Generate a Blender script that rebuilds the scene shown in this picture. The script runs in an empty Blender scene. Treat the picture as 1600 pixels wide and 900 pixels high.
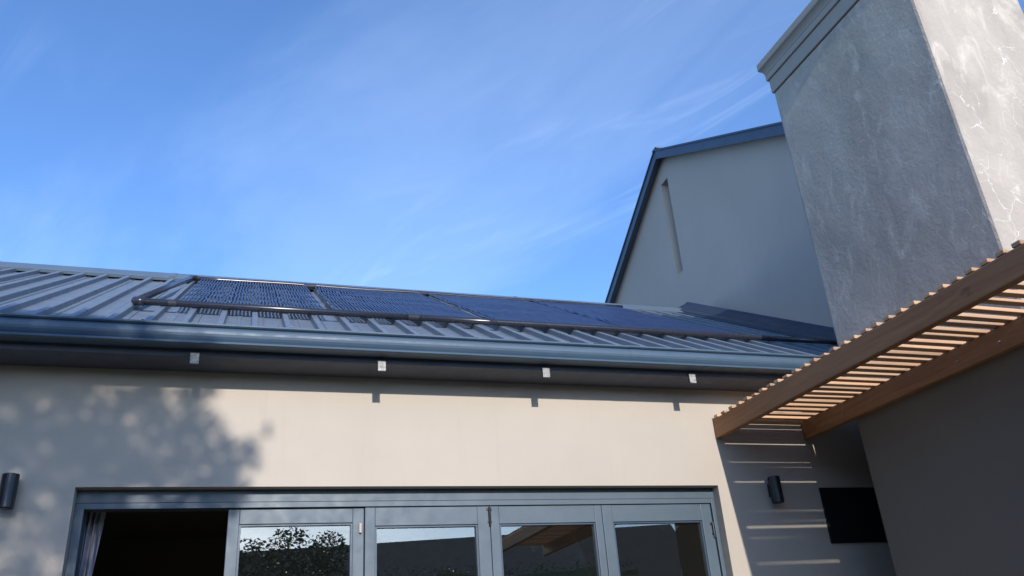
import bpy, bmesh, math, random
from mathutils import Vector, Matrix, noise
random.seed(7)
C = bpy.context.scene.collection
SC = bpy.context.scene

# ------------------------------------------------------------------ camera, world, sun, exposure
S = 5.0            # metres per design unit (the house wall stands one unit in front of the lens)
H = 1.45           # lens height above the patio
YAW, PITCH, ROLL, FOC = 0.33509, 0.43741, -0.07471, 1.29562
fwd = Vector((math.sin(YAW)*math.cos(PITCH), math.cos(YAW)*math.cos(PITCH), math.sin(PITCH)))
r0 = Vector((math.cos(YAW), -math.sin(YAW), 0)); u0 = r0.cross(fwd)
rt = r0*math.cos(ROLL) + u0*math.sin(ROLL); up = -r0*math.sin(ROLL) + u0*math.cos(ROLL)
cam = bpy.data.cameras.new('camera'); camo = bpy.data.objects.new('camera', cam); C.objects.link(camo)
m = Matrix.Identity(4)
for i in range(3):
    m[i][0] = rt[i]; m[i][1] = up[i]; m[i][2] = -fwd[i]
m[2][3] = H
camo.matrix_world = m
cam.sensor_width = 36; cam.lens = FOC/1.6*36; cam.clip_end = 2000; cam.clip_start = 0.05
SC.camera = camo
SC.view_settings.view_transform = 'Standard'; SC.view_settings.look = 'None'
SC.view_settings.exposure = 1.08; SC.view_settings.gamma = 1.0
LX, LZ = 0.036, 0.37                       # sun ray: +LX sideways and -LZ down per unit into the house
to_sun = Vector((-LX, -1, LZ)).normalized()
SUN_EL = math.asin(to_sun.z); SUN_AZ = math.atan2(to_sun.x, to_sun.y)   # from +Y, clockwise
w = bpy.data.worlds.new('World'); SC.world = w; w.use_nodes = True
nt = w.node_tree; nt.nodes.clear()
def N(t, kind, **kw):
    n = t.nodes.new(kind)
    for k, v in kw.items():
        if k.startswith('i_'):
            n.inputs[k[2:].replace('_', ' ')].default_value = v
        else: setattr(n, k, v)
    return n
sky = N(nt, 'ShaderNodeTexSky', sky_type='NISHITA', sun_disc=False)
sky.sun_elevation = SUN_EL; sky.sun_rotation = SUN_AZ
sky.altitude = 300; sky.air_density = 0.85; sky.dust_density = 0.6; sky.ozone_density = 6.0
bg = N(nt, 'ShaderNodeBackground'); bg.inputs['Strength'].default_value = 0.15
out = N(nt, 'ShaderNodeOutputWorld')
tc = N(nt, 'ShaderNodeTexCoord'); sep = N(nt, 'ShaderNodeSeparateXYZ')
nt.links.new(tc.outputs['Generated'], sep.inputs[0])
# cirrus on a high flat layer: direction / elevation
mx = N(nt, 'ShaderNodeMath', operation='MAXIMUM'); mx.inputs[1].default_value = 0.06
nt.links.new(sep.outputs['Z'], mx.inputs[0])
dx = N(nt, 'ShaderNodeMath', operation='DIVIDE'); dy = N(nt, 'ShaderNodeMath', operation='DIVIDE')
for d, a in ((dx, 'X'), (dy, 'Y')):
    nt.links.new(sep.outputs[a], d.inputs[0]); nt.links.new(mx.outputs[0], d.inputs[1])
cmb = N(nt, 'ShaderNodeCombineXYZ'); nt.links.new(dx.outputs[0], cmb.inputs[0]); nt.links.new(dy.outputs[0], cmb.inputs[1])
def cirrus(rot, sx, sy, scale, detail, dist, lo, hi, off):
    mp = N(nt, 'ShaderNodeMapping', vector_type='TEXTURE'); mp.inputs['Rotation'].default_value = (0, 0, rot)
    mp.inputs['Scale'].default_value = (1/sx, 1/sy, 1); mp.inputs['Location'].default_value = off
    nt.links.new(cmb.outputs[0], mp.inputs[0])
    nz = N(nt, 'ShaderNodeTexNoise'); nz.inputs['Scale'].default_value = scale; nz.inputs['Detail'].default_value = detail
    nz.inputs['Roughness'].default_value = 0.58; nz.inputs['Distortion'].default_value = dist
    nt.links.new(mp.outputs[0], nz.inputs['Vector'])
    mr = N(nt, 'ShaderNodeMapRange', interpolation_type='SMOOTHSTEP'); mr.inputs['From Min'].default_value = lo; mr.inputs['From Max'].default_value = hi
    nt.links.new(nz.outputs['Fac'], mr.inputs['Value']); return mr.outputs[0]
c1 = cirrus(-1.22, 0.45, 1.0, 1.0, 9, 0.9, 0.40, 0.70, (16.840, 10.740, 0))     # broad veil
c2 = cirrus(-1.05, 0.35, 1.5, 3.4, 10, 1.6, 0.46, 0.74, (16.099, 18.404, 0))   # fine wisps
c3 = cirrus(-0.30, 0.8, 0.8, 0.7, 3, 0.0, 0.42, 0.66, (16.216, 0.989, 0))      # patches
mm = N(nt, 'ShaderNodeMath', operation='MULTIPLY'); nt.links.new(c2, mm.inputs[0]); nt.links.new(c3, mm.inputs[1])
m1 = N(nt, 'ShaderNodeMath', operation='MULTIPLY'); nt.links.new(c1, m1.inputs[0]); m1.inputs[1].default_value = 0.125
m2 = N(nt, 'ShaderNodeMath', operation='MULTIPLY_ADD'); nt.links.new(mm.outputs[0], m2.inputs[0]); m2.inputs[1].default_value = 0.32
nt.links.new(m1.outputs[0], m2.inputs[2])
mix = N(nt, 'ShaderNodeMix', data_type='RGBA')
nt.links.new(m2.outputs[0], mix.inputs['Factor'])
nt.links.new(sky.outputs[0], mix.inputs['A']); mix.inputs['B'].default_value = (3.4, 4.3, 5.6, 1)
nt.links.new(mix.outputs['Result'], bg.inputs['Color']); nt.links.new(bg.outputs[0], out.inputs['Surface'])
sun = bpy.data.lights.new('sun', 'SUN'); sun.energy = 2.05; sun.angle = math.radians(0.53); sun.color = (1.0, 0.945, 0.885)
suno = bpy.data.objects.new('sun', sun); C.objects.link(suno)
suno.rotation_euler = to_sun.to_track_quat('Z', 'Y').to_euler(); suno.location = (0, 0, 30)
SC.cycles.max_bounces = 8; SC.cycles.diffuse_bounces = 4; SC.cycles.transparent_max_bounces = 8

# ------------------------------------------------------------------ helpers
def W(x, y, z): return Vector((S*x, S*y, S*z + H))
ROOT = {}
def thing(name, label, cat, base, group=None):
    o = bpy.data.objects.new(name, None); C.objects.link(o); o.location = W(*base)
    o.empty_display_size = 0.2
    o['label'] = label; o['category'] = cat
    if group: o['group'] = group
    ROOT[o.name] = o.location.copy(); return o
def org(parent):
    p = parent
    while p.parent: p = p.parent
    return p.location.copy()
def obj(name, bm, mat, parent=None, smooth=False, kind=None, origin=None):
    me = bpy.data.meshes.new(name)
    if parent is not None or origin is not None:
        o0 = org(parent) if parent is not None else origin
        bmesh.ops.translate(bm, verts=bm.verts, vec=-o0)
    bmesh.ops.recalc_face_normals(bm, faces=bm.faces)
    bm.to_mesh(me); bm.free()
    me.materials.append(mat)
    if smooth:
        for p in me.polygons: p.use_smooth = True
    o = bpy.data.objects.new(name, me); C.objects.link(o)
    if parent is not None: o.parent = parent
    elif origin is not None: o.location = origin
    if kind: o['kind'] = kind
    return o
def tag(o, label=None, cat=None, group=None, kind=None):
    for k, v in (('label', label), ('category', cat), ('group', group), ('kind', kind)):
        if v: o[k] = v
    return o
def add_hexa(bm, pts, bev=0.0, seg=2):
    vs = [bm.verts.new(p) for p in pts]
    fs = [bm.faces.new([vs[i] for i in f]) for f in ((0,3,2,1),(4,5,6,7),(0,1,5,4),(1,2,6,5),(2,3,7,6),(3,0,4,7))]
    if bev:
        es = {e for f in fs for e in f.edges}
        bmesh.ops.bevel(bm, geom=list(es), offset=bev, segments=seg, affect='EDGES', profile=0.6)
    return bm
def box(x0, x1, y0, y1, z0, z1, bev=0.0, bm=None, seg=2):
    bm = bm or bmesh.new()
    return add_hexa(bm, [W(x0,y0,z0),W(x1,y0,z0),W(x1,y1,z0),W(x0,y1,z0),W(x0,y0,z1),W(x1,y0,z1),W(x1,y1,z1),W(x0,y1,z1)], bev, seg)
def prism(poly, axis, a, b, bm=None, close=True):
    """poly: 2D outline, swept along an axis. axis 'x': (y,z), 'y': (x,z), 'z': (x,y)"""
    bm = bm or bmesh.new()
    def pt(q, t):
        if axis == 'x': return W(t, q[0], q[1])
        if axis == 'y': return W(q[0], t, q[1])
        return W(q[0], q[1], t)
    va = [bm.verts.new(pt(q, a)) for q in poly]; vb = [bm.verts.new(pt(q, b)) for q in poly]
    n = len(poly)
    for i in range(n if close else n-1):
        j = (i+1) % n
        bm.faces.new((va[i], va[j], vb[j], vb[i]))
    if close:
        bm.faces.new(va[::-1]); bm.faces.new(vb)
    return bm
def tube(pts, rad, sides=10, bm=None, cap=True):
    """pts in world metres"""
    bm = bm or bmesh.new(); rings = []
    n = len(pts); pts = [Vector(p) for p in pts]
    rads = rad if isinstance(rad, (list, tuple)) else [rad]*n
    ref = None
    for i, p in enumerate(pts):
        d = (pts[min(i+1, n-1)] - pts[max(i-1, 0)]).normalized()
        if ref is None:
            ref = Vector((0,0,1)) if abs(d.z) < 0.9 else Vector((1,0,0))
        a = d.cross(ref).normalized(); b = a.cross(d).normalized(); ref = b
        rings.append([bm.verts.new(p + (a*math.cos(t) + b*math.sin(t))*rads[i]) for t in [2*math.pi*k/sides for k in range(sides)]])
    for i in range(n-1):
        for k in range(sides):
            j = (k+1) % sides
            bm.faces.new((rings[i][k], rings[i][j], rings[i+1][j], rings[i+1][k]))
    if cap and sides > 2:
        bm.faces.new(rings[0][::-1]); bm.faces.new(rings[-1])
    return bm

# ------------------------------------------------------------------ materials
def mat(name):
    m = bpy.data.materials.new(name); m.use_nodes = True
    t = m.node_tree; b = t.nodes['Principled BSDF']; return m, t, b
def pos(t): return N(t, 'ShaderNodeNewGeometry').outputs['Position']
def mapped(t, src, scale=(1,1,1), rot=(0,0,0)):
    mp = N(t, 'ShaderNodeMapping'); mp.inputs['Scale'].default_value = scale; mp.inputs['Rotation'].default_value = rot
    t.links.new(src, mp.inputs[0]); return mp.outputs[0]
def tnoise(t, vec, scale, detail=4, rough=0.55, dist=0.0):
    n = N(t, 'ShaderNodeTexNoise'); n.inputs['Scale'].default_value = scale; n.inputs['Detail'].default_value = detail
    n.inputs['Roughness'].default_value = rough; n.inputs['Distortion'].default_value = dist
    t.links.new(vec, n.inputs['Vector']); return n.outputs['Fac']
def rng(t, v, a, b, c, d, smooth=False):
    r = N(t, 'ShaderNodeMapRange', interpolation_type='SMOOTHSTEP' if smooth else 'LINEAR')
    for k, x in zip(('From Min','From Max','To Min','To Max'), (a,b,c,d)): r.inputs[k].default_value = x
    t.links.new(v, r.inputs['Value']); return r.outputs[0]
def mixc(t, f, a, b):
    n = N(t, 'ShaderNodeMix', data_type='RGBA')
    if isinstance(f, float): n.inputs['Factor'].default_value = f
    else: t.links.new(f, n.inputs['Factor'])
    for k, v in (('A', a), ('B', b)):
        if isinstance(v, tuple): n.inputs[k].default_value = (*v, 1)
        else: t.links.new(v, n.inputs[k])
    return n.outputs['Result']
def mth(t, op, a, b=None):
    n = N(t, 'ShaderNodeMath', operation=op)
    for i, v in enumerate((a, b)):
        if v is None: continue
        if isinstance(v, (int, float)): n.inputs[i].default_value = v
        else: t.links.new(v, n.inputs[i])
    return n.outputs[0]
def bump(t, b, h, strength, dist):
    n = N(t, 'ShaderNodeBump'); n.inputs['Strength'].default_value = strength; n.inputs['Distance'].default_value = dist
    t.links.new(h, n.inputs['Height']); t.links.new(n.outputs[0], b.inputs['Normal']); return n

def plaster(name, col, rough=0.9, grain=0.35):
    m, t, b = mat(name); p = pos(t)
    big = tnoise(t, p, 0.9, 5, 0.6, 0.4); fine = tnoise(t, p, 60, 3, 0.6); mid = tnoise(t, mapped(t, p, (2.5, 2.5, 0.7)), 2.0, 4, 0.6)
    c = mixc(t, rng(t, big, .3, .7, 0, 1), tuple(x*0.94 for x in col), tuple(min(1, x*1.05) for x in col))
    c = mixc(t, rng(t, mid, .5, .8, 0, .10), c, tuple(x*0.8 for x in col))
    dr = rng(t, tnoise(t, mapped(t, p, (5, 5, .35)), 2.4, 5, .65, .3), .54, .78, 0, .16, True)
    c = mixc(t, dr, c, tuple(x*0.70 for x in col))
    t.links.new(c, b.inputs['Base Color']); b.inputs['Roughness'].default_value = rough
    b.inputs['Specular IOR Level'].default_value = 0.25
    h = mth(t, 'ADD', mth(t, 'MULTIPLY', fine, .5), mth(t, 'MULTIPLY', tnoise(t, p, 9, 3), 1.0))
    bump(t, b, h, grain, 0.004); return m
M_WALL = plaster('house_plaster', (0.472, 0.413, 0.342))
M_BLOCK = plaster('braai_shade_plaster', (0.18, 0.158, 0.132), grain=.5)  # house plaster colour darkened to stand in for pergola shade
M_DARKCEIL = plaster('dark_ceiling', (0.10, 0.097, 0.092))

def chimney_mat():
    m, t, b = mat('chimney_plaster'); p = pos(t)
    base = (0.50, 0.440, 0.375); pale = (0.68, 0.605, 0.515); dark = (0.37, 0.326, 0.280)
    big = tnoise(t, mapped(t, p, (1.5, 1.5, 0.8)), 1.7, 6, 0.62, 0.6)
    blot = tnoise(t, mapped(t, p, (2.2, 2.2, 1.2)), 2.6, 7, 0.68, 1.0)
    c = mixc(t, rng(t, big, .35, .68, 0, 1), dark, base)
    c = mixc(t, rng(t, blot, .53, .74, 0, .75), c, pale)
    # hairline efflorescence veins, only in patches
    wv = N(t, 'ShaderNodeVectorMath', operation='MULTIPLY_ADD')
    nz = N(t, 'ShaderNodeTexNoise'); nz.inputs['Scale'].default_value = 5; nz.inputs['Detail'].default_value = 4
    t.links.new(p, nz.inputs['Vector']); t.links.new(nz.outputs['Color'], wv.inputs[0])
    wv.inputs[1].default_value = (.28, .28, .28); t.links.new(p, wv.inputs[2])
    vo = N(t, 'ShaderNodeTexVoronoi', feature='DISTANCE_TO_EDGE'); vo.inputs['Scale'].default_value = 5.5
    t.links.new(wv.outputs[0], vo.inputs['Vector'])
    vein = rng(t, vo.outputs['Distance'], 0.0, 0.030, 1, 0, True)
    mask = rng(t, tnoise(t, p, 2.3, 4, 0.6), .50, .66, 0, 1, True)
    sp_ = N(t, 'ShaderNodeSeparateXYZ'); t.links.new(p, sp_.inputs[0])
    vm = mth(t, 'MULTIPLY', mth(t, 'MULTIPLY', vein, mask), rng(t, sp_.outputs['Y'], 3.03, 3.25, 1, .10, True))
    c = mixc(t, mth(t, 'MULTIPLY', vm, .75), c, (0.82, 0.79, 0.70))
    scr = rng(t, tnoise(t, mapped(t, p, (26, 26, 4), (0.2, 0.3, 0)), 1.2, 6, 0.7, 1.4), .62, .74, 0, 1, True)
    c = mixc(t, mth(t, 'MULTIPLY', scr, .35), c, (0.68, 0.62, 0.53))
    t.links.new(c, b.inputs['Base Color']); b.inputs['Roughness'].default_value = .95; b.inputs['Specular IOR Level'].default_value = .2
    h = mth(t, 'ADD', mth(t, 'MULTIPLY', tnoise(t, p, 34, 5, 0.7), .8), mth(t, 'MULTIPLY', tnoise(t, p, 6, 4), 1.2))
    h = mth(t, 'ADD', h, mth(t, 'MULTIPLY', vm, .35))
    bump(t, b, h, .75, 0.010); return m
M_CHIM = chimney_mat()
M_CORN = plaster('cornice_plaster', (0.38, 0.345, 0.30), grain=.25)

def paint(name, col, rough=.4, spec=.5, var=.12, metal=0.0, dust=0.0, dustcol=(.42,.41,.38), streak=(1,1,1)):
    m, t, b = mat(name); p = pos(t)
    n = tnoise(t, mapped(t, p, streak), 3.0, 6, .62, .3)
    c = mixc(t, rng(t, n, .3, .7, 0, 1), tuple(x*(1-var) for x in col), tuple(x*(1+var) for x in col))
    if dust:
        d = rng(t, tnoise(t, mapped(t, p, streak), 7, 6, .65), .42, .75, 0, dust)
        c = mixc(t, d, c, dustcol)
    t.links.new(c, b.inputs['Base Color']); b.inputs['Metallic'].default_value = metal
    r = rng(t, tnoise(t, p, 11, 4), .3, .7, rough*.85, min(1, rough*1.2)); t.links.new(r, b.inputs['Roughness'])
    b.inputs['Specular IOR Level'].default_value = spec
    bump(t, b, tnoise(t, p, 2.2, 3), .12, .01); return m
M_ROOF = paint('roof_sheet_paint', (0.135, 0.166, 0.204), .42, .6, .08, dust=.25, dustcol=(.29,.30,.30))
M_FLASH = paint('flashing_paint', (0.10, 0.14, 0.185), .38, .5, .08, dust=.10, dustcol=(.27,.28,.28))
M_CAP = paint('flashing_shade_paint', (0.022, 0.032, 0.058), .35, .5, .08)  # flashing colour darkened to carry the chimney's shade
M_GUTTER = paint('gutter_paint', (0.052, 0.094, 0.142), .50, .5, .10, streak=(.4, 3, 3), dust=.10, dustcol=(.14,.19,.22))
M_BARGE = paint('barge_paint', (0.055, 0.085, 0.13), .42, .5, .08)
M_SOFFIT = paint('soffit_paint', (0.085, 0.095, 0.122), .6, .3, .08)
M_DOOR = paint('door_paint', (0.066, 0.098, 0.126), .48, .5, .08, streak=(.6,1,.8), dust=.25, dustcol=(.12,.15,.17))
M_BEAD = paint('door_bead_paint', (0.030, 0.058, 0.095), .42, .5, .07)
M_BLACKMETAL = paint('black_lamp_paint', (0.012, 0.015, 0.020), .32, .5, .1)
M_STEEL = paint('dark_steel', (0.03, 0.033, 0.038), .35, .5, .1, metal=.6)
M_ZINC = paint('zinc_speckle', (0.36, 0.35, 0.335), .6, .4, .45, streak=(14, 14, 14), dust=.8, dustcol=(.13,.13,.13))
M_PVC = paint('black_pipe', (0.022, 0.023, 0.033), .26, .6, .10, dust=.10, dustcol=(.10,.10,.11), streak=(.5, 4, 4))
M_TUBE = paint('black_tube', (0.023, 0.037, 0.095), .32, .6, .2)
M_BRASS = paint('pale_catch', (0.45, 0.33, 0.28), .5, .4, .1)
M_RENDER = plaster('neighbour_render', (0.20, 0.19, 0.175))

def wood(name, col, dark, axis, rough=.62):
    m, t, b = mat(name)
    tcn = N(t, 'ShaderNodeTexCoord').outputs['Object']
    oi = N(t, 'ShaderNodeObjectInfo')
    add = N(t, 'ShaderNodeVectorMath', operation='ADD'); t.links.new(tcn, add.inputs[0])
    cm = N(t, 'ShaderNodeCombineXYZ'); mu = mth(t, 'MULTIPLY', oi.outputs['Random'], 37.0)
    for i in range(3): t.links.new(mu, cm.inputs[i])
    t.links.new(cm.outputs[0], add.inputs[1])
    sc = (.9, 14, 14) if axis == 'x' else (14, .9, 14)
    v = mapped(t, add.outputs[0], sc)
    g = tnoise(t, v, 2.2, 8, .65, .9); g2 = tnoise(t, v, .55, 4, .6, .6)
    c = mixc(t, rng(t, g, .32, .68, 0, 1), dark, col)
    c = mixc(t, rng(t, g2, .40, .72, 0, .5), c, tuple(x*.72 for x in col))
    knot = rng(t, tnoise(t, mapped(t, add.outputs[0], (3, 3, 6)), 2.0, 3, .5), .66, .78, 0, .6, True)
    c = mixc(t, knot, c, tuple(x*.45 for x in dark))
    weather = rng(t, tnoise(t, add.outputs[0], 1.1, 5, .6), .42, .72, 0, .42, True)
    c = mixc(t, weather, c, (.32, .19, .110) if axis == 'y' else (.50, .40, .31))
    hs = N(t, 'ShaderNodeHueSaturation'); t.links.new(c, hs.inputs['Color'])
    t.links.new(rng(t, oi.outputs['Random'], 0, 1, .72, 1.2), hs.inputs['Value'])
    t.links.new(hs.outputs[0], b.inputs['Base Color']); b.inputs['Roughness'].default_value = rough
    b.inputs['Specular IOR Level'].default_value = .3
    bump(t, b, g, .35, .004); return m
M_BEAM = wood('beam_timber', (.46, .225, .102), (.28, .130, .056), 'y')
M_SLAT = wood('slat_timber', (.60, .370, .215), (.46, .255, .135), 'x')

def glass():
    m = bpy.data.materials.new('door_glass'); m.use_nodes = True; t = m.node_tree; t.nodes.clear()
    o = N(t, 'ShaderNodeOutputMaterial'); tr = N(t, 'ShaderNodeBsdfTransparent'); tr.inputs[0].default_value = (.55, .57, .55, 1)
    gl = N(t, 'ShaderNodeBsdfGlossy'); gl.inputs['Roughness'].default_value = 0.006; gl.inputs['Color'].default_value = (1.0, .94, .82, 1)
    fr = N(t, 'ShaderNodeFresnel'); fr.inputs['IOR'].default_value = 2.5
    mx = N(t, 'ShaderNodeMixShader'); t.links.new(fr.outputs[0], mx.inputs[0]); t.links.new(tr.outputs[0], mx.inputs[1]); t.links.new(gl.outputs[0], mx.inputs[2])
    p = pos(t); df = N(t, 'ShaderNodeBsdfDiffuse'); df.inputs[0].default_value = (.5, .5, .48, 1)
    dirt = rng(t, tnoise(t, p, 14, 5, .7), .63, .78, .006, .10, True)
    m2 = N(t, 'ShaderNodeMixShader'); t.links.new(dirt, m2.inputs[0]); t.links.new(mx.outputs[0], m2.inputs[1]); t.links.new(df.outputs[0], m2.inputs[2])
    t.links.new(m2.outputs[0], o.inputs[0]); return m
M_GLASS = glass()
def darkglass():
    m, t, b = mat('dark_window_glass'); b.inputs['Base Color'].default_value = (.012, .013, .016, 1); b.inputs['Roughness'].default_value = .25
    return m
M_DGLASS = darkglass()
def cloth(name, stripe, ground):
    m, t, b = mat(name); p = pos(t)
    w_ = N(t, 'ShaderNodeTexWave'); w_.inputs['Scale'].default_value = 5; w_.inputs['Distortion'].default_value = 2
    t.links.new(mapped(t, p, (2.0, 1, .25)), w_.inputs['Vector'])
    c = mixc(t, rng(t, w_.outputs['Fac'], .7, .9, 0, .8, True), ground, stripe)
    t.links.new(c, b.inputs['Base Color']); b.inputs['Roughness'].default_value = .9; return m
M_CLOTH = cloth('curtain_cloth', (.16, .15, .24), (.46,.45,.48)); M_SHEER = cloth('sheer_cloth', (.2, .2, .2), (.22,.22,.21))
def leafmat():
    m, t, b = mat('leaf'); p = pos(t); oi = tnoise(t, p, 1.6, 3)
    c = mixc(t, rng(t, oi, .35, .65, 0, 1), (.030, .060, .020), (.075, .125, .040))
    t.links.new(c, b.inputs['Base Color']); b.inputs['Roughness'].default_value = .45
    return m
M_LEAF = leafmat()
def barkmat():
    m, t, b = mat('bark'); p = pos(t)
    n = tnoise(t, mapped(t, p, (6, 6, 1)), 3, 6); c = mixc(t, n, (.06, .045, .035), (.20, .16, .12))
    t.links.new(c, b.inputs['Base Color']); bump(t, b, n, .8, .02); return m
M_BARK = barkmat()
def groundmat():
    m, t, b = mat('patio_paving'); p = pos(t)
    br = N(t, 'ShaderNodeTexBrick'); br.inputs['Scale'].default_value = 1.0; br.inputs['Mortar Size'].default_value = .012
    br.inputs['Color1'].default_value = (.10, .08, .06, 1); br.inputs['Color2'].default_value = (.12, .095, .07, 1); br.inputs['Mortar'].default_value = (.09, .085, .08, 1)
    t.links.new(p, br.inputs['Vector'])
    c = mixc(t, rng(t, tnoise(t, p, 2, 5), .35, .7, 0, .35), br.outputs['Color'], (.13, .12, .10))
    t.links.new(c, b.inputs['Base Color']); b.inputs['Roughness'].default_value = .85; return m
M_GROUND = groundmat()
def lawnmat():
    m, t, b = mat('lawn'); p = pos(t); c = mixc(t, tnoise(t, p, 5, 6, .7), (.03, .055, .015), (.07, .10, .03))
    t.links.new(c, b.inputs['Base Color']); b.inputs['Roughness'].default_value = .95; return m
def tilemat():
    m, t, b = mat('clay_tile'); p = pos(t); oi = tnoise(t, p, 4, 5)
    c = mixc(t, oi, (.16, .11, .08), (.30, .23, .18)); t.links.new(c, b.inputs['Base Color']); b.inputs['Roughness'].default_value = .85; return m
M_TILE = tilemat()

# ------------------------------------------------------------------ ground
GZ = -H/S
bm = bmesh.new(); g = 60
vs = [bm.verts.new(W(x, y, GZ - .004)) for x, y in ((-g,-g),(g,-g),(g,g),(-g,g))]; bm.faces.new(vs)
tag(obj('ground', bm, lawnmat()), kind='structure')
bm = bmesh.new()
vs = [bm.verts.new(W(x, y, GZ)) for x, y in ((-1.2,-.75),(1.6,-.75),(1.6,1.02),(-1.2,1.02))]; bm.faces.new(vs)
tag(obj('patio', bm, M_GROUND), kind='structure')

# ------------------------------------------------------------------ the house with the long metal roof
TP = .560                                     # roof slope
def zp(y): return .3865 + TP*(y - .945)        # pan of the roof sheets
house = thing('house', 'long low cream plastered house with charcoal ribbed metal roof and folding glass doors', 'house', (.2, 1.0, GZ))
XL, XR = -1.0, 1.050
DX0, DX1, DZ = -.168, .624, .2175             # door opening
# wall: one outline with the door opening, swept through its thickness
poly = [(XL,GZ),(DX0,GZ),(DX0,DZ),(DX1,DZ),(DX1,GZ),(XR+.25,GZ),(XR+.25,.404),(XL,.404)]
wall = obj('wall', prism(poly, 'y', 1.0, 1.05), M_WALL, house)
# rear and end walls, ceiling, interior
bmr = bmesh.new()
box(XL, XR-.006, 2.20, 2.24, GZ, .404, bm=bmr); box(XL-.04, XL-.001, 1.0, 2.24, GZ, .404, bm=bmr)
obj('wall', bmr, M_WALL, house)
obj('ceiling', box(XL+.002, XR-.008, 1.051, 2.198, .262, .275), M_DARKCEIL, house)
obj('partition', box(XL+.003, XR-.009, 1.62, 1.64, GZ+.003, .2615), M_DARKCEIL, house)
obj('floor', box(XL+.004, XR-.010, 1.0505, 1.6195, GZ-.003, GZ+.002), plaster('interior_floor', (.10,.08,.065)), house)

# roof deck with its sheets
def slope_pt(x, y, h): # h measured square to the slope
    n = Vector((0, -TP, 1)).normalized()
    return (x, y + n.y*h, zp(y) + n.z*h)
RY0, RY1 = .9315, 1.605
bmd = bmesh.new()
for (ya, yb) in ((RY0+.020, RY1),):
    a0 = slope_pt(0, ya, -.003); a1 = slope_pt(0, yb, -.003); b0 = slope_pt(0, ya, -.012); b1 = slope_pt(0, yb, -.012)
    prism([(q[1], q[2]) for q in (a0, a1, b1, b0)], 'x', XL, XR-.002, bm=bmd)
# rear slope
zr = zp(RY1)
prism([(RY1+.001, zr-.003), (2.30, zr-.003-TP*.695), (2.30, zr-.012-TP*.695), (RY1+.001, zr-.013)], 'x', XL, XR-.002, bm=bmd)
roof = obj('roof', bmd, M_SOFFIT, house)
RS = .0387                                    # rib spacing
RIB0 = -.1845*1.0185                          # one rib position
def sheet_mesh():
    """one sheet: two ribs, the second carrying the lap lip; x from 0 to 2*RS"""
    hr = .0080
    prof = [(-.0050,0),(-.0042,.0008),(-.0036,hr-.0006),(-.0028,hr),(.0028,hr),(.0036,hr-.0006),(.0042,.0008),(.0050,0),
            (.0165,0),(.0172,.0007),(.0215,.0007),(.0222,0),
            (RS-.0050,0),(RS-.0042,.0008),(RS-.0036,hr-.0006),(RS-.0028,hr),(RS+.0028,hr),(RS+.0036,hr-.0006),(RS+.0042,.0008),(RS+.0050,.0004),
            (RS+.0100,.0004),(RS+.0104,.0014),(RS+.0112,.0014),(RS+.0116,0),(2*RS-.0050,0)]
    bm = bmesh.new(); rows = []
    for y in (RY0, .98, 1.2, 1.4, RY1-.006):
        rows.append([bm.verts.new(W(*slope_pt(px, y, ph))) for px, ph in prof])
    for a, b in zip(rows, rows[1:]):
        for i in range(len(prof)-1):
            bm.faces.new((a[i], a[i+1], b[i+1], b[i]))
    bm.faces.new(rows[0][0:8]); bm.faces.new(rows[0][12:20])
    return bm
k0 = math.ceil((XL + .01 - RIB0)/(2*RS)); proto = None; k = k0
while RIB0 + 2*RS*k + 2*RS < XR + .012:
    x = RIB0 + 2*RS*k
    if proto is None:
        proto = obj('roof_sheet', sheet_mesh(), M_ROOF, roof); s = proto
    else:
        s = proto.copy(); C.objects.link(s); s.parent = roof
    s.location = (S*x, 0, random.uniform(0, .0012)); k += 1
XSHEET = RIB0 + 2*RS*k - .0062
# ridge cap: flanges over the ribs, closure between them
bm = bmesh.new()
y1 = 1.563
def sp(y, h): q = slope_pt(0, y, h); return (q[1], q[2])
pk = (RY1, zp(RY1) + .0165)
prof = [sp(y1, .0040), sp(y1-.0008, .0095), sp(y1+.002, .0105), (RY1-.006, pk[1]-.002), pk, (RY1+.008, pk[1]-.003), (RY1+.045, pk[1]-.003-TP*.037-.002), (RY1+.045, pk[1]-.012-TP*.037)]
prism(prof, 'x', XL, XR-.004, bm=bm, close=False)
obj('ridge_cap', bm, M_FLASH, roof)
bm = bmesh.new(); k = 0
for k in range(-24, 32):
    xa = RIB0 + RS*k + .0046; xb = xa + RS - .0092
    if xa < XL or xb > XR-.01: continue
    a = slope_pt(xa, y1+.010, .0002); b = slope_pt(xb, y1+.010, .0002); c = slope_pt(xb, y1+.003, .0092); d = slope_pt(xa, y1+.003, .0092)
    bm.faces.new([bm.verts.new(W(*q)) for q in (a, b, c, d)])
tag(obj('ridge_closure', bm, M_FLASH, roof), kind='stuff')
# flat sealed joint on the ridge cap
for xj in (-.1545, .56):
    bm = bmesh.new()
    prism([(q[0], q[1]+.0009) for q in prof[2:6]], 'x', xj, xj+.010, bm=bm, close=False); obj('cap_joint', bm, M_FLASH, roof)
# soffit, fascia
obj('soffit', box(XL, XR-.003, .9518, .9995, .3537, .3560), M_SOFFIT, house)
obj('fascia', box(XL, XR-.003, .9465, .9515, .3535, .3785), M_SOFFIT, house)
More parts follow.
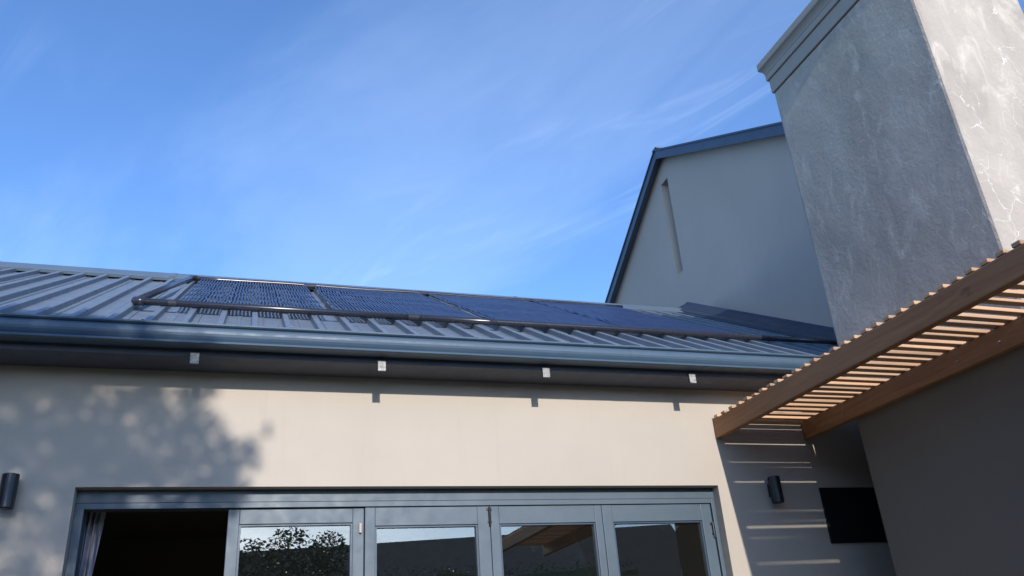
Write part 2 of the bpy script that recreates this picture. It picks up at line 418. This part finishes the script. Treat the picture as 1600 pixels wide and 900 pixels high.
# gutter in two lengths with a joint collar
gp = [(.9460,.3800),(.9460,.3625),(.9432,.3608),(.9300,.3607),(.9256,.3609),(.9243,.3616),(.9240,.3627),(.9244,.3638),(.9282,.3643),(.9286,.3655),(.9268,.3679),(.9254,.3705),(.9247,.3732),(.9246,.3758),(.9251,.3782),(.9262,.3801),
      (.9272,.3813),(.9250,.3822),(.9236,.3834),(.9239,.3853),(.9256,.3860),(.9268,.3850),(.9290,.3812),(.9280,.3800),(.9264,.3758),(.9264,.3732),(.9285,.3679),(.9306,.3655),(.9306,.3625),(.9440,.3622),(.9446,.3800)]
def sag(x): return .0
gut = None
for (xa, xb) in ((XL, .4885), (.4888, XR-.004)):
    bm = bmesh.new(); prism(gp, 'x', xa, xb, bm=bm)
    gut = obj('gutter', bm, M_GUTTER, house)
    for p in gut.data.polygons: p.use_smooth = False
bm = bmesh.new(); gj = [(y-.0006 if y < .94 else y, z) for y, z in gp[2:21]]
prism(gj, 'x', .480, .4965, bm=bm, close=False); obj('gutter_joint', bm, M_GUTTER, gut)
for xc in (-.34, -.115, .045, .27, .43, .62, .71):
    bm = bmesh.new(); box(xc, xc+.0028, .9242, .946, .3861, .3866, bm=bm); obj('gutter_strap', bm, M_FLASH, gut)
# outriggers under the eave with pale cut ends
RT = .942
for i, xt in enumerate((-.2855, -.0605, .1645, .3885, .6130, .8370)):
    xc = xt*RT; zc = .3500
    r = obj('rafter', box(xc-.0046, xc+.0046, RT+.0008, .9464, zc-.0068, zc+.0060, .003), M_SOFFIT, house)
    obj('rafter_cap', box(xc-.0048, xc+.0048, RT-.0004, RT+.0012, zc-.0070, zc+.0062, .003), M_ZINC, r)
# side flashing rising against the gable wing
bm = bmesh.new()
def fl(x, y, h): return W(*slope_pt(x, y, h))
fp = [(.945,.0084),(.960,.0090),(.9615,.0125),(.980,.0150),(.983,.0172),(.996,.0250),(1.0015,.0300),(1.0045,.0312),(1.012,.0290),(1.038,.0110)]
ra = [bm.verts.new(fl(x, .955, h)) for x, h in fp]; rb = [bm.verts.new(fl(x, 1.618, h)) for x, h in fp]
for i in range(len(fp)-1): bm.faces.new((ra[i], ra[i+1], rb[i+1], rb[i]))
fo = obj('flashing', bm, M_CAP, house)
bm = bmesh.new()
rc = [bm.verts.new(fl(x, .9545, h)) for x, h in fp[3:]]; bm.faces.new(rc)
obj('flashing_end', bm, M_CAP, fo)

# folding doors in their opening
YF = 1.0155                                   # face of the frame
fr = obj('door_frame', box(DX0, DX1, YF, YF+.022, .2035, DZ), M_DOOR, house)
obj('head_rail', box(DX0+.0055, DX1-.0055, YF+.0006, YF+.020, .1968, .2032, .002), M_DOOR, fr)
obj('jamb', box(DX0, DX0+.0095, YF, YF+.022, GZ, .2032, .003), M_DOOR, fr)
obj('jamb', box(DX1-.0055, DX1, YF, YF+.022, GZ, .2032, .003), M_DOOR, fr)
obj('threshold', box(DX0+.0096, DX1-.0056, YF, YF+.022, GZ-.0005, GZ+.006), M_DOOR, fr)
def leaf(x0, x1, gx0, gx1, gz1, y=YF+.003):
    """outer edges, glass edges, glass head"""
    zt, zb = .1962, GZ+.007; gz0 = GZ + .030; yb = y + .0085
    lf = obj('door_leaf', box(x0, gx0-.0022, y, yb, zb, zt, .004), M_DOOR, house)
    obj('stile', box(gx1+.0022, x1, y, yb, zb, zt, .004), M_DOOR, lf)
    obj('top_rail', box(gx0-.0021, gx1+.0021, y+.0003, yb, gz1+.0022, zt-.0002, .002), M_DOOR, lf)
    obj('bottom_rail', box(gx0-.0021, gx1+.0021, y+.0003, yb, zb, gz0-.0022, .002), M_DOOR, lf)
    for (a, b, c, d) in ((gx0-.0024, gx0, gz0, gz1+.0021), (gx1, gx1+.0024, gz0, gz1+.0021), (gx0-.0001, gx1+.0001, gz1, gz1+.0024), (gx0-.0001, gx1+.0001, gz0-.0024, gz0)):
        obj('glazing_bead', box(a, b, y+.0022, y+.0072, c, d), M_BEAD, lf)
    obj('glass_pane', box(gx0-.0005, gx1+.0005, y+.0058, y+.0066, gz0-.0005, gz1+.0005), M_GLASS, lf)
    return lf
l1 = leaf(-.0088, .1462, .0062, .1306, .1768, YF+.005)
l2 = leaf(.1470, .3026, .1615, .2845, .1722)
l3 = leaf(.3032, .4556, .3172, .4432, .1722)
l4 = leaf(.4562, .6178, .4728, .6000, .1722)
def barrel(x, z0, z1, parent, name, r=.0016, mt=M_STEEL):
    bm = bmesh.new(); y = YF + .0012
    tube([W(x, y, z0), W(x, y, z0+(z1-z0)*.2), W(x, y, z0+(z1-z0)*.21), W(x, y, z1)], [r*S*.8, r*S*.8, r*S, r*S], 8, bm)
    box(x-r*2.1, x+r*2.1, y+.0004, y+.0022, z1-.0035, z1-.0010, bm=bm); box(x-r*1.6, x+r*1.6, y+.0004, y+.0022, z0+.004, z0+.006, bm=bm)
    return obj(name, bm, mt, parent)
barrel(.3022, .1715, .1945, l2, 'drop_bolt')
barrel(.6165, .1515, .1715, l4, 'hinge'); barrel(.6165, -.12, -.10, l4, 'hinge')
obj('catch', box(.1402, .1432, YF+.0018, YF+.0052, .1665, .1778, .003), M_BRASS, l1)

# dark window in the recess beside the braai
wn = obj('window', box(.786, .880, .9975, 1.0, .1365, .2135, .004), M_DGLASS, house)
obj('pane', box(.7905, .8755, .9968, .9974, .1410, .2090), M_DGLASS, wn)

# ------------------------------------------------------------------ curtains inside
def curtain(xa, xb, xa2, xb2, y, label, mt, z0=GZ+.004, z1=.255):
    bm = bmesh.new(); n = 40; rows = []
    for j in range(13):
        t = j/12; z = z1 + (z0-z1)*t; row = []
        u = min(1, t*2.0)
        for i in range(n+1):
            s = i/n; x = (xa + (xb-xa)*s)*(1-u) + (xa2 + (xb2-xa2)*s)*u
            row.append(bm.verts.new(W(x, y + .0045*math.sin(s*34 + t*1.3) + .002*math.sin(s*13), z)))
        rows.append(row)
    for a, b in zip(rows, rows[1:]):
        for i in range(n): bm.faces.new((a[i], a[i+1], b[i+1], b[i]))
    o0 = W((xa+xb)/2, y, z0)
    return tag(obj('curtain', bm, mt, smooth=True, origin=o0), label, 'curtain')
curtain(-.172, -.138, -.172, -.160, 1.060, 'pale striped curtain gathered at the left jamb of the open door leaf', M_CLOTH)
curtain(.545, .612, .585, .620, 1.062, 'grey curtain drawn aside behind the rightmost glass door pane', M_SHEER)

# ------------------------------------------------------------------ solar pool heater on the roof
heater = thing('solar_heater', 'black tube solar pool heater of four mats lying on the metal roof', 'solar heater', slope_pt(.33, 1.30, .0074))
HB, HT = .0074 + .0060, .0074 + .0052
YL, YU = 1.079, 1.553
PR = .0046*S
def hp(x, y, h): return W(*slope_pt(x, y, h))
MATS = [(-.096, .1020), (.1170, .3320), (.3470, .5700), (.5760, .7850)]
bm = bmesh.new(); tube([hp(x, YL, HB) for x in (-.138, .05, .2215)], PR, 14, bm); lower = obj('header_pipe', bm, M_PVC, heater, smooth=True)
bm = bmesh.new(); tube([hp(x, YL+.0006*math.sin(x*9), HB+.0004*math.sin(x*14)) for x in (.2217, .35, .45, .6, .7, .79, .86, 1.0)], PR, 14, bm); obj('header_pipe', bm, M_PVC, heater, smooth=True)
bm = bmesh.new(); tube([hp(x, YU+.0004*math.sin(x*17), HT+.0005*math.sin(x*23)) for x in [-.108 + .0453*i for i in range(21)]], PR*.95, 14, bm); obj('header_pipe', bm, M_PVC, heater, smooth=True)
bm = bmesh.new(); tube([hp(-.1425, YL+.004, HB+.0003), hp(-.127, 1.30, HB+.002), hp(-.1125, YU-.004, HT)], PR*1.06, 14, bm); obj('return_pipe', bm, M_PVC, heater, smooth=True)
def elbow(pts, r):
    bm = bmesh.new(); tube(pts, r, 14, bm); obj('elbow', bm, M_PVC, heater, smooth=True)
elbow([hp(-.133, YL-.0003, HB), hp(-.1385, YL-.0003, HB), hp(-.1425, YL+.001, HB), hp(-.1438, YL+.0045, HB), hp(-.1430, YL+.012, HB)], PR*1.22)
elbow([hp(-.1135, YU-.012, HT), hp(-.1126, YU-.004, HT), hp(-.1105, YU, HT), hp(-.103, YU, HT)], PR*1.18)
for x, y, h, l in ((.2215, YL, HB, .008), (.1095, YU, HT, .012), (.3395, YU, HT, .012), (.573, YU, HT, .010), (.3400, YL, HB, .006), (-.0985, YL, HB, .005), (.573, YL, HB, .006)):
    bm = bmesh.new(); tube([hp(x-l, y, h), hp(x+l, y, h)], PR*1.06, 14, bm); obj('coupling', bm, M_PVC, heater)
for mi, (xa, xb) in enumerate(MATS):
    bm = bmesh.new(); n = 40; rr = random.Random(mi+3); ns = 26
    for i in range(n):
        x = xa + (xb-xa)*(i+.5)/n
        fq = rr.uniform(17, 19); ph = rr.uniform(0, 6.28); am = rr.uniform(.0004, .0010); edge = min(i, n-1-i)
        loose = (3-edge)*.0016 if edge < 3 and mi > 0 and i < n/2 else 0
        pts = []
        for j in range(ns+1):
            t = j/ns; y = YL + .006 + (YU-YL-.012)*t
            sh = .0011*math.sin(t*40 + i*.06) + am*math.sin(t*fq + ph)*.5
            wob = noise.noise((x*16, t*7, mi))*.0016
            lift = .0009*noise.noise((x*9+5, t*7, mi*3.1)) + .0002*noise.noise((x*60, t*14, mi+9))
            dx_ = loose*(noise.noise((t*7, i*3.3, mi))*1.3 - .3)*math.sin(math.pi*t)
            # tubes hang a little between the ribs' crests
            pts.append(hp(x + (sh + wob + dx_)*math.sin(math.pi*t)**.5, y, HB - .0016 + lift + (.0016 if loose and rr.random() < .3 else 0)))
        tube(pts, .0076, 6, bm, cap=False)
    tag(obj('tube_mat', bm, M_TUBE, heater, smooth=True), kind='stuff')
# ------------------------------------------------------------------ gabled wing behind
wing = thing('gabled_wing', 'tall grey gabled wing with a narrow slot window rising behind the metal roof', 'building', (1.062, 1.695, GZ))
GX = 1.062; AY, AZ = 1.695, 1.2820            # wall apex under the roof
SN, SF = .557, .557                           # near and far pitch
y_n, y_f = .985, 2.32
def zn(y): return AZ - SN*(AY-y)
def zf(y): return AZ - SF*(y-AY)
sl = (1.691, 1.731, .925, 1.208)              # slot y0,y1,z0,z1
TH = .05
bm = bmesh.new()
def wing_face(x):
    o = [(y_n,GZ),(y_f,GZ),(y_f,zf(y_f)),(AY,AZ),(y_n,zn(y_n))]
    return [bm.verts.new(W(x, *q)) for q in o], [bm.verts.new(W(x, *q)) for q in ((sl[0],sl[2]),(sl[1],sl[2]),(sl[1],sl[3]),(sl[0],sl[3]))]
o, h = wing_face(GX)
def ringfaces(o, h):
    # o: 0 near-bottom 1 far-bottom 2 far-eave 3 apex 4 near-eave ; h: 0 nearlow 1 farlow 2 fartop 3 neartop
    for f in ((o[0],o[1],h[1],h[0]), (o[1],o[2],h[1]), (o[2],o[3],h[2],h[1]), (o[3],h[3],h[2]), (o[3],o[4],h[3]), (o[4],o[0],h[0],h[3])): bm.faces.new(f)
ringfaces(o, h)
hb = [bm.verts.new(W(GX+TH, *q)) for q in ((sl[0],sl[2]),(sl[1]-.014,sl[2]),(sl[1]-.014,sl[3]),(sl[0],sl[3]))]
for i in range(4): bm.faces.new((h[i], h[(i+1)%4], hb[(i+1)%4], hb[i]))
ob = [bm.verts.new(W(GX+1.3, v.co.y/S, (v.co.z-H)/S)) for v in o]
for i in range(5): bm.faces.new((o[i], o[(i+1)%5], ob[(i+1)%5], ob[i]))
bm.faces.new(ob[::-1])
M_GABLE = plaster('gable_plaster', (0.50, 0.422, 0.362), grain=.2)
gw = obj('gable_wall', bm, M_GABLE, wing)
ws = obj('slot_window', box(GX+TH-.006, GX+TH-.0006, sl[0]+.0008, sl[1]-.0150, sl[2]+.0008, sl[3]-.0008), M_SOFFIT, wing)
# roof slabs with bargeboards
BX = GX - .022
def slab(name, ya, yb, za, zb, t0, t1, x0, x1, mt, parent=wing):
    bm = bmesh.new(); prism([(ya, za+t0), (yb, zb+t0), (yb, zb+t1), (ya, za+t1)], 'x', x0, x1, bm=bm); return obj(name, bm, mt, parent)
rfn = slab('roof', y_n-.06, AY, zn(y_n-.06), AZ, .0015, .016, BX+.0035, GX+1.34, M_FLASH)
rff = slab('roof', AY+.0005, y_f+.06, AZ, zf(y_f+.06), .0015, .016, BX+.0035, GX+1.34, M_FLASH)
b1 = slab('bargeboard', y_n-.065, AY, zn(y_n-.065), AZ, -.012, .0135, BX, BX+.003, M_BARGE)
b2 = slab('bargeboard', AY+.0006, y_f+.065, AZ, zf(y_f+.065), -.012, .0135, BX, BX+.003, M_BARGE)
slab('barge_cap', y_n-.066, AY, zn(y_n-.066), AZ, .0138, .0185, BX-.003, BX+.02, M_BARGE, b1)
slab('barge_cap', AY+.0006, y_f+.066, AZ, zf(y_f+.066), .0138, .0185, BX-.003, BX+.02, M_BARGE, b2)
obj('ridge_cap', box(BX-.002, GX+1.34, AY-.012, AY+.012, AZ+.0165, AZ+.0205), M_BARGE, rfn)

wing.rotation_euler.z = math.radians(-2.3)

# ------------------------------------------------------------------ braai block and chimney
CX0, CX1, CY0, CY1 = .790, .986, .606, .898
chim = thing('chimney', 'broad grey plastered braai chimney with stepped cornice beside the pergola', 'chimney', ((CX0+CX1)/2, (CY0+CY1)/2, GZ))
ZS = .3125
bm = bmesh.new()
def rough_box(x0, x1, y0, y1, z0, z1, bev, seg, amp):
    bm = box(x0, x1, y0, y1, z0, z1, bev)
    bmesh.ops.triangulate(bm, faces=bm.faces[:])
    return bm
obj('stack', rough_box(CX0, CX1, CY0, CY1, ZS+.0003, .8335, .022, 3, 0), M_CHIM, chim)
obj('wall', box(CX1-.03, CX1+.02, CY1+.0004, .9994, GZ, .349), M_BLOCK, chim)  # unseen wall added to keep side light out of the recess
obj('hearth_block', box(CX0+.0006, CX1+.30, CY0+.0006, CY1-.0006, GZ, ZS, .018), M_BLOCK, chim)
def collar(o, z0, z1, name, bev):
    return obj(name, box(CX0-o, CX1+o, CY0-o, CY1+o, z0, z1, bev), M_CORN, chim)
collar(.0020, .8342, .8598, 'cornice_band', .006)
collar(.0048, .8603, .8720, 'cornice_band', .006)
bm = bmesh.new()                                # flared cavetto up to the cap
def ringz(o, z): return [bm.verts.new(W(*q, z)) for q in ((CX0-o,CY0-o),(CX1+o,CY0-o),(CX1+o,CY1+o),(CX0-o,CY1+o))]
rs = [ringz(o, z) for o, z in ((.0048,.8722),(.0056,.8765),(.0078,.8805),(.0108,.8835))]
for a, b in zip(rs, rs[1:]):
    for i in range(4): bm.faces.new((a[i], a[(i+1)%4], b[(i+1)%4], b[i]))
bm.faces.new(rs[0][::-1]); bm.faces.new(rs[-1])
obj('cornice_cove', bm, M_CORN, chim)
collar(.0120, .8838, .8985, 'cornice_cap', .014)
obj('flue_pot', box(CX0+.05, CX1-.05, CY0+.07, CY1-.07, .8990, .925, .02), M_CORN, chim)

# ------------------------------------------------------------------ pergola
perg = thing('pergola', 'hardwood slatted pergola on two long beams between house wall and chimney', 'pergola', (.71, .62, GZ))
PZ0, PZ1 = .2828, .3098
def beam(x0, x1, y0, y1):
    return obj('beam', box(x0, x1, y0, y1, PZ0, PZ1, .008), M_BEAM, perg)
bo = beam(.633, .6435, -.10, .9988); bi = beam(.7792, .7897, -.10, .9988)
for (x, y) in ((.7788, .905), (.7788, .70), (.7788, .64)):
    bm = bmesh.new(); tube([W(x+.0004, y, .2935), W(x-.0012, y, .2935)], .008, 6, bm); obj('bolt', bm, M_ZINC, bi)
bm = bmesh.new(); q = W(.785, .989, PZ0); tube([q, q+Vector((0,0,-.004)), q+Vector((.003,-.002,-.008)), q+Vector((.006,-.002,-.006))], .0022, 6, bm); obj('hook', bm, M_ZINC, bi)
for (px, py) in ((.6382, -.06),):
    obj('post', box(px-.011, px+.011, py-.011, py+.011, GZ, PZ0-.0003, .008), M_BEAM, perg)
slat_y = [.990,.971,.9505,.9320,.9120,.8935,.8755,.858,.841,.822,.803,.785,.767,.7475,.730,.711,.694,.675,.658,.639,.621,.602,.581,.563,.545,.527,.509,.491,.473]
y = slat_y[-1]
while y > -.08: y -= .0184; slat_y.append(y)
SW, SH = .0092, .0040
passes = (.963, .888, .820, .766, .731, .677, .604, .569, .530, .445)    # where daylight slips between two slats
bm = box(-.0005, .1552, -SW/2, SW/2, 0, SH, .004); sm = None
rr = random.Random(11)
for i, yy in enumerate(slat_y):
    tight = 0
    if sm is None:
        o0 = W(0, 0, 0); so = obj('slat', bm, M_SLAT, None); bm = None
        for v in so.data.vertices: v.co -= o0
        so.parent = perg; sm = so; s = so
    else:
        s = sm.copy(); C.objects.link(s); s.parent = perg
    # nominal pitch .0184; wide gaps stay wide, the others are kept just closed to the low sun
    s.location = W(.6335, yy, PZ1 + .0004) - perg.location
    wide = min(abs((yy - .0092) - p) for p in passes) < .0075
    s.scale = (1.28 if yy > .905 else 1.0, 1.0 + rr.uniform(-.03, .05), 1.0 + (rr.uniform(-.22, -.10) if wide else rr.uniform(.0, .10)))
    s.rotation_euler = (0, rr.uniform(-.0010, .0010), rr.uniform(-.0065, .0065))

# ------------------------------------------------------------------ wall lamps
def lamp(x, z, label):
    L = thing('wall_lamp', label, 'wall lamp', (x, 1.0, z - .0175), 'black cylinder wall lamps on the house wall')
    bm = bmesh.new(); r = .0083*S; y = 1.0 - .0045 - .0083
    tube([W(x, y, z-.0178), W(x, y, z-.0172), W(x, y, z+.0172), W(x, y, z+.0178)], [r*.93, r, r, r*.93], 24, bm); obj('lamp_body', bm, M_BLACKMETAL, L, smooth=False)
    bm = bmesh.new(); tube([W(x, y, z-.0182), W(x, y, z-.0179)], r*.7, 20, bm); obj('lens', bm, M_DGLASS, L)
    obj('bracket', box(x-.0045, x+.0045, .9945, .9995, z-.008, z+.010, .003), M_BLACKMETAL, L)
    return L
lamp(-.2285, .2105, 'black cylinder wall lamp on shaded plaster left of the folding doors')
lamp(.7060, .2085, 'black cylinder wall lamp under the pergola, crossed by thin bars of light')

# ------------------------------------------------------------------ garden behind the lens: tree, shrub, neighbour
def leaf_cloud(blobs, n, size, seed):
    rr = random.Random(seed); verts = []; faces = []
    for (cx, cy, cz, r, wgt) in blobs:
        for _ in range(int(n*wgt)):
            while True:
                d = Vector((rr.uniform(-1,1), rr.uniform(-1,1), rr.uniform(-1,1)))
                if d.length < 1: break
            p = W(cx, cy, cz) + d*r*S
            a = Vector((rr.gauss(0,1), rr.gauss(0,1), rr.gauss(0,.6))).normalized(); b = a.cross(Vector((rr.gauss(0,1), rr.gauss(0,1), rr.gauss(0,1)))).normalized()
            l = size*rr.uniform(.7, 1.3); wd = l*.42; c = a.cross(b)*l*.12
            k = len(verts)
            verts += [p - a*l*.5, p - a*l*.1 + b*wd*.5 + c, p + a*l*.5, p - a*l*.1 - b*wd*.5 + c]
            faces += [(k, k+1, k+2), (k, k+2, k+3)]
    return verts, faces
def tree(name, label, cat, base, limbs, blobs, n, size, seed):
    T = thing(name, label, cat, base)
    bm = bmesh.new()
    for pts, rads in limbs: tube([W(*p) for p in pts], rads, 8, bm)
    obj('trunk', bm, M_BARK, T, smooth=True)
    v, f = leaf_cloud(blobs, n, size, seed)
    me = bpy.data.meshes.new('crown'); me.from_pydata([p - T.location for p in v], [], f); me.materials.append(M_LEAF)
    o = bpy.data.objects.new('crown', me); C.objects.link(o); o.parent = T; o['kind'] = 'stuff'
    return T
# shade on the wall at (x,z) comes from a clump at depth y on the ray to the sun
def on_ray(x, z, y): return (x - LX*(1-y), y, z + LZ*(1-y))
rr = random.Random(5); blobs = []
shade = [(-.30,.38,.075),(-.24,.30,.05),(-.27,.22,.07),(-.20,.24,.05),(-.15,.33,.055),(-.12,.27,.060),(-.09,.31,.040),(-.13,.20,.065),(-.06,.25,.048),(-.045,.28,.03),(-.04,.215,.045),(-.20,.15,.07),(-.08,.14,.06),
         (-.30,.10,.08),(-.19,.395,.045),(-.36,.30,.08),(-.36,.18,.09),(.000,.245,.022),(.012,.262,.013),(-.012,.225,.025),(-.015,.262,.012),(-.055,.325,.025),(-.25,.355,.045),(-.10,.385,.022),(-.22,.05,.08),(-.10,.05,.07),(-.33,.43,.05),
         (-.42,.40,.08),(-.45,.25,.10),(.026,.283,.006),(-.17,.29,.04),(-.17,.36,.03),(-.45,.37,.06),(-.38,.375,.05),(-.32,.365,.05),(-.21,.375,.045),(-.15,.372,.035),(-.115,.37,.022),(-.26,.28,.05),(-.16,.24,.05),(-.20,.30,.05),(-.25,.41,.035),(-.33,.40,.035)]
for (x, z, r) in shade:
    cx, cy, cz = on_ray(x, z, rr.uniform(-.85, -.45)); blobs.append((cx, cy, cz, r, (r/.06)**2))
tb = (-.36, -.62, GZ)
limbs = [([tb, (-.35,-.62,.0), (-.34,-.61,.35)], [.15,.12,.09]), ([(-.34,-.61,.35),(-.25,-.60,.62),(-.17,-.58,.78)], [.08,.05,.02]), ([(-.34,-.61,.33),(-.42,-.65,.65),(-.40,-.66,.90)], [.08,.05,.02]),
         ([(-.345,-.615,.2),(-.22,-.70,.48),(-.12,-.72,.62)], [.06,.035,.015])]
tree('leafy_tree', 'leafy garden tree opposite the house whose shade dapples the plaster wall', 'tree', tb, limbs, blobs, 390, .085, 3)
sb2 = (.20, -.50, GZ)
blobs = [(.05,-.50,.34,.07,1),(.16,-.52,.37,.075,1.1),(.26,-.50,.36,.065,1),(.12,-.55,.25,.10,1.4),(.25,-.52,.24,.10,1.4),(.02,-.52,.22,.09,1.2),(.18,-.50,.10,.12,1.4)]
tree('garden_shrub', 'bushy evergreen reflected in the second glass door pane', 'shrub', sb2, [([sb2, (.20,-.51,.0), (.18,-.52,.25)], [.06,.05,.02]), ([(.20,-.51,.0),(.08,-.52,.25)], [.04,.015]), ([(.20,-.51,-.05),(.26,-.52,.26)], [.04,.015])], blobs, 650, .075, 8)

def blocker(label, x0, x1, y0, y1, zt, n, seed):  # leafy mass added out of view to cut sky light and ground bounce
    T = thing('blocker', label, 'blocker', ((x0+x1)/2, (y0+y1)/2, GZ), 'leafy blockers added round the garden to dim the sky light')
    bm = bmesh.new(); nx = max(4, int((x1-x0)/.08)); ny = max(4, int((y1-y0)/.08)); rr = random.Random(seed)
    def jit(x, y, z): return W(x + .02*noise.noise((x*9, y*9, z*9)), y + .02*noise.noise((x*9+7, y*9, z*9)), z + .03*noise.noise((x*7, y*7, 3)))
    def grid(f, a, b):
        g_ = [[bm.verts.new(f(i/a, j/b)) for j in range(b+1)] for i in range(a+1)]
        for i in range(a):
            for j in range(b): bm.faces.new((g_[i][j], g_[i+1][j], g_[i+1][j+1], g_[i][j+1]))
    lx, ly, lz = x1-x0, y1-y0, zt-GZ
    grid(lambda u, v: jit(x0+lx*u, y0+ly*v, zt-.02), nx, ny)
    for yy in (y0, y1): grid(lambda u, v: jit(x0+lx*u, yy, GZ+(lz-.02)*v), nx, 8)
    for xx in (x0, x1): grid(lambda u, v: jit(xx, y0+ly*u, GZ+(lz-.02)*v), ny, 8)
    obj('foliage_core', bm, M_LEAF, T)
    blobs = []
    for _ in range(n):
        f = rr.random()
        if f < .3: p_ = (rr.uniform(x0,x1), rr.uniform(y0,y1), zt)
        elif lx > ly: p_ = (rr.uniform(x0,x1), rr.choice((y0,y1)), rr.uniform(GZ,zt))
        else: p_ = (rr.choice((x0,x1)), rr.uniform(y0,y1), rr.uniform(GZ,zt))
        blobs.append((*p_, .05, 1))
    v, f = leaf_cloud(blobs, 12, .09, seed)
    me = bpy.data.meshes.new('leaves'); me.from_pydata([p - T.location for p in v], [], f); me.materials.append(M_LEAF)
    o = bpy.data.objects.new('leaves', me); C.objects.link(o); o.parent = T; o['kind'] = 'stuff'
blocker('added off-camera leafy hedge along the garden end facing the glass doors', -1.45, 2.1, -2.45, -2.25, .50, 420, 21)
blocker('added off-camera leafy hedge along the left edge of the patio', -1.20, -1.05, -2.2, .95, .62, 420, 22)

nb = thing('neighbour_house', 'tiled roof house seen only as a reflection in the glass door panes', 'house', (1.3, -3.1, GZ))
# long range, ridge slightly askew
bm = bmesh.new()
A = (-.6, -3.63); B = (2.6, -2.74); zr = .80; ze = .30
d = Vector((B[0]-A[0], B[1]-A[1])).normalized(); nn = Vector((-d.y, d.x))*.9
def q(P_, s, z): return W(P_[0]+nn.x*s, P_[1]+nn.y*s, z)
obj('wall', add_hexa(bmesh.new(), [q(A,-.85,GZ),q(B,-.85,GZ),q(B,.85,GZ),q(A,.85,GZ),q(A,-.85,ze+.02),q(B,-.85,ze+.02),q(B,.85,ze+.02),q(A,.85,ze+.02)]), M_RENDER, nb)
bm = bmesh.new()
a1, b1_, a2, b2_, r1, r2 = q(A,1,ze), q(B,1,ze), q(A,-1,ze), q(B,-1,ze), q(A,0,zr), q(B,0,zr)
vs = [bm.verts.new(p) for p in (a1,b1_,a2,b2_,r1,r2)]
for f in ((0,1,5,4),(3,2,4,5),(0,4,2),(1,3,5)): bm.faces.new([vs[i] for i in f])
obj('roof', bm, M_TILE, nb)
